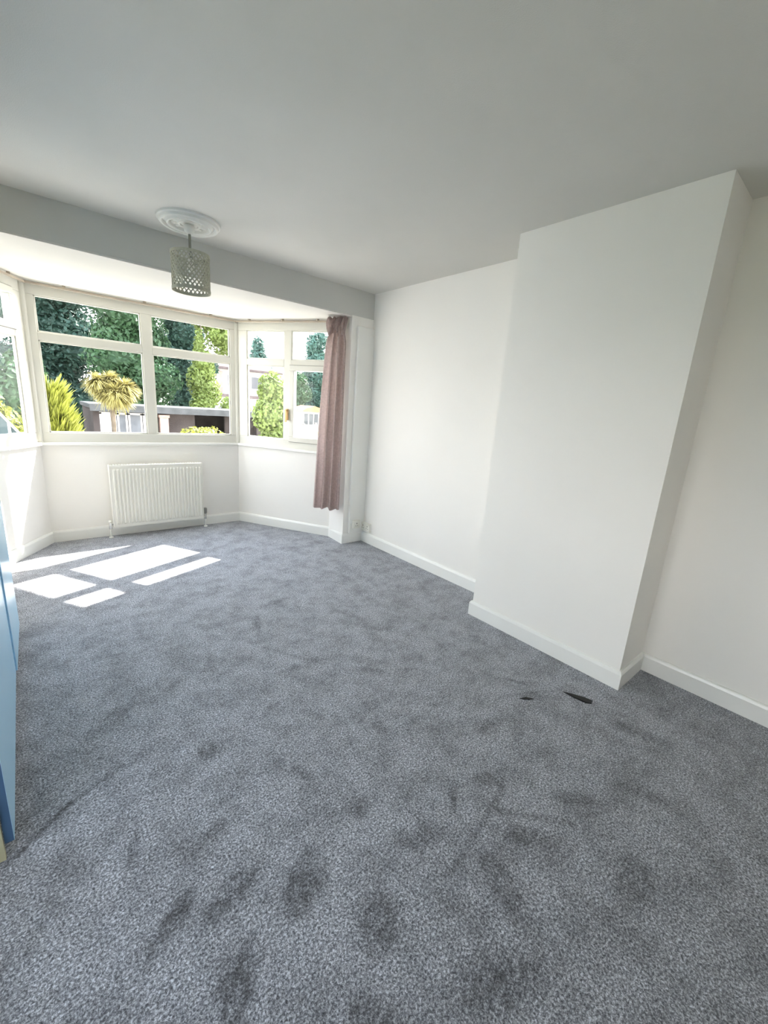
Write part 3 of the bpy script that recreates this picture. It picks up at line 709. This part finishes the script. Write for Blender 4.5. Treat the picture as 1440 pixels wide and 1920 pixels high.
# garage with flat roof, white glazed doors and a brick pillar
ga = thing('garage', (4.0, 14.6, GZ), 'long low garage with grey flat roof and white glazed doors', 'garage')
bm = NB(); box(bm, 1.4, 6.4, 14.2, 17.0, .90, 1.02, bevel=.02); box(bm, 1.38, 6.42, 14.14, 14.2, .84, 1.03); obj('roof', bm, ROOFG, ga)
bm = NB(); box(bm, 1.5, 6.3, 16.8, 16.95, GZ, .9); box(bm, 1.45, 1.6, 14.3, 16.9, GZ, .9); box(bm, 6.2, 6.35, 14.3, 16.9, GZ, .9); box(bm, 2.95, 4.2, 14.5, 14.6, GZ, .9); box(bm, 5.2, 6.3, 14.6, 14.7, GZ, .9); obj('wall', bm, GWALL, ga)
bm = NB(); box(bm, 3.13, 3.36, 14.25, 14.48, GZ, .80); box(bm, 3.10, 3.39, 14.22, 14.5, .72, .80); obj('pillar', bm, BRICK, ga, label='pale brick pillar')
for i, (a, b_) in enumerate(((1.60, 2.0), (2.02, 2.28), (2.30, 2.66), (2.68, 3.0))):
    bm = NB(); w_ = .05
    for q in ((a, b_, .76, .82), (a, b_, GZ, GZ+.15), (a, a+w_, GZ, .8), (b_-w_, b_, GZ, .8)): box(bm, q[0], q[1], 14.3, 14.36, q[2], q[3])
    dr = obj('door', bm, RENDER, ga)
    bm = NB(); box(bm, a+w_, b_-w_, 14.32, 14.34, GZ+.15, .76); obj('door_panel', bm, RENDER if i == 0 else GREYD, dr)
# white house in the distance
ho = thing('house', (12.0, 34.0, GZ), 'white and brick house far off behind the lime bush', 'house')
bm = NB(); box(bm, 11.0, 16.5, 34, 42, GZ, 3.6); box(bm, 10.2, 15.0, 31.5, 34, GZ, 1.5); obj('wall', bm, RENDER, ho)
bm = NB(); prism(bm, [(10.6, 33.6), (16.9, 33.6), (16.9, 42.4), (10.6, 42.4)], 3.6, 3.75)
q = [bm.verts.new(p) for p in ((10.6, 33.6, 3.75), (16.9, 33.6, 3.75), (16.9, 42.4, 3.75), (10.6, 42.4, 3.75), (13.0, 38, 5.3), (14.5, 38, 5.3))]
for f in ((0, 1, 5, 4), (1, 2, 5), (2, 3, 4, 5), (3, 0, 4)): bm.faces.new([q[k] for k in f])
box(bm, 10.0, 15.2, 31.3, 34, 1.5, 1.72); obj('roof', bm, ROOFT, ho)
bm = NB(); box(bm, 11.3, 12.0, 33.93, 34.01, 1.9, 3.4); obj('brick_panel', bm, BRICK, ho, label='red brick panel')
for (a, b_, y_, c, d) in ((12.3, 13.5, 33.95, 2.2, 3.3), (14.2, 15.4, 33.95, 2.2, 3.3), (10.8, 11.4, 31.45, .3, 1.1), (12.2, 13.0, 31.45, .3, 1.1), (13.4, 14.3, 31.45, .3, 1.1)):
    bm = NB(); box(bm, a, b_, y_-.03, y_+.05, c, d); wd = obj('window', bm, RENDER, ho)
    bm = NB(); box(bm, a+.1, b_-.1, y_-.05, y_-.02, c+.1, d-.1); obj('pane', bm, GDARK, wd)
# summerhouse
sx, sy, sb = 17.55+3.6, 36.0, -.6
su = thing('summerhouse', (21.3, 36, GZ), 'small white summerhouse with pale orange roof and dark windows', 'shed')
bm = NB(); box(bm, 20.2, 22.5, 36, 38.2, GZ, .75); obj('wall', bm, RENDER, su)
bm = NB(); a = [(20.0, .7), (22.7, .7), (22.3, 1.0), (21.3, 1.25), (20.4, 1.0)]
f1 = [bm.verts.new((p[0], 35.75, p[1])) for p in a]; f2 = [bm.verts.new((p[0], 38.4, p[1])) for p in a]
bm.faces.new(f1); bm.faces.new(f2[::-1])
for i in range(5): bm.faces.new((f1[i], f1[(i+1) % 5], f2[(i+1) % 5], f2[i]))
obj('roof', bm, ORANGE, su)
for k in range(4):
    bm = NB(); box(bm, 20.35+k*.55, 20.75+k*.55, 35.96, 36.02, -.5, .5); obj('window', bm, GDARK, su)
# lawn by the summerhouse, fence, greenhouse, patio pot
LAWN = mat('lawn_grass', (0.2, 0.23, 0.08, 1), .9, .1, (6, .2), (60, .5, .02))
bm = NB(); box(bm, 18, 30, 31.6, 35.6, GZ+.001, GZ+.04); obj('lawn', bm, LAWN, label='sunlit yellow-green lawn in front of the summerhouse', cat='lawn', kind='stuff', origin=(24, 33, GZ))
FEN = mat('weathered_fence', (0.22, 0.2, 0.19, 1), .9, .1, (4, .15), (30, .3, .01))
fe = thing('garden_fence', (9.0, 17, GZ), 'pale grey board fence beyond the yellow-green tree', 'fence')
bm = NB()
for k in range(46):
    u = k/46; bx, by = 6.6+u*5.6, 15.6+u*4.6; tt = Vector((5.6, 4.6, 0)).normalized()
    F = LF((bx, by, 0), tuple(tt), (-tt.y, tt.x, 0)); box(bm, 0, .145, 0, .02, GZ, .35+.01*((k*7) % 3), F)
obj('board_panel', bm, FEN, fe)
for k in range(5):
    u = k/4; bx, by = 6.6+u*5.6, 15.62+u*4.6; bm = NB(); box(bm, bx-.05, bx+.05, by+.02, by+.12, GZ, .45); obj('post', bm, FEN, fe)
GH = mat('greenhouse_glass', (0.07, 0.10, 0.105, 1), .45, .3, (3, .15)); ALU = mat('pale_metal', (0.7, 0.72, 0.72, 1), .35, .5)
gh = thing('greenhouse', (-.4, 9.0, GZ), 'small grey-blue glazed greenhouse low in the left canted window', 'greenhouse')
bm = NB(); a = [(-1.1, GZ), (.0, GZ), (.0, .55), (-.38, 1.12), (-1.1, .55)]
f1 = [bm.verts.new((p[0], 8.6, p[1])) for p in a]; f2 = [bm.verts.new((p[0]-.1, 10.4, p[1])) for p in a]
bm.faces.new(f1); bm.faces.new(f2[::-1])
for i in range(5): bm.faces.new((f1[i], f1[(i+1) % 5], f2[(i+1) % 5], f2[i]))
obj('glazing', bm, GH, gh)
bm = NB()
for p, q in (((-1.1, .55), (-.38, 1.12)), ((-.38, 1.12), (0, .55)), ((0, .55), (0, GZ)), ((-.38, 1.12), (-.38, GZ)), ((-1.1, .55), (0, .55)), ((-.2, .85), (-.2, GZ))):
    tube(bm, [(p[0], 8.58, p[1]), (q[0], 8.58, q[1])], .018, 6)
obj('glazing_bars', bm, ALU, gh)
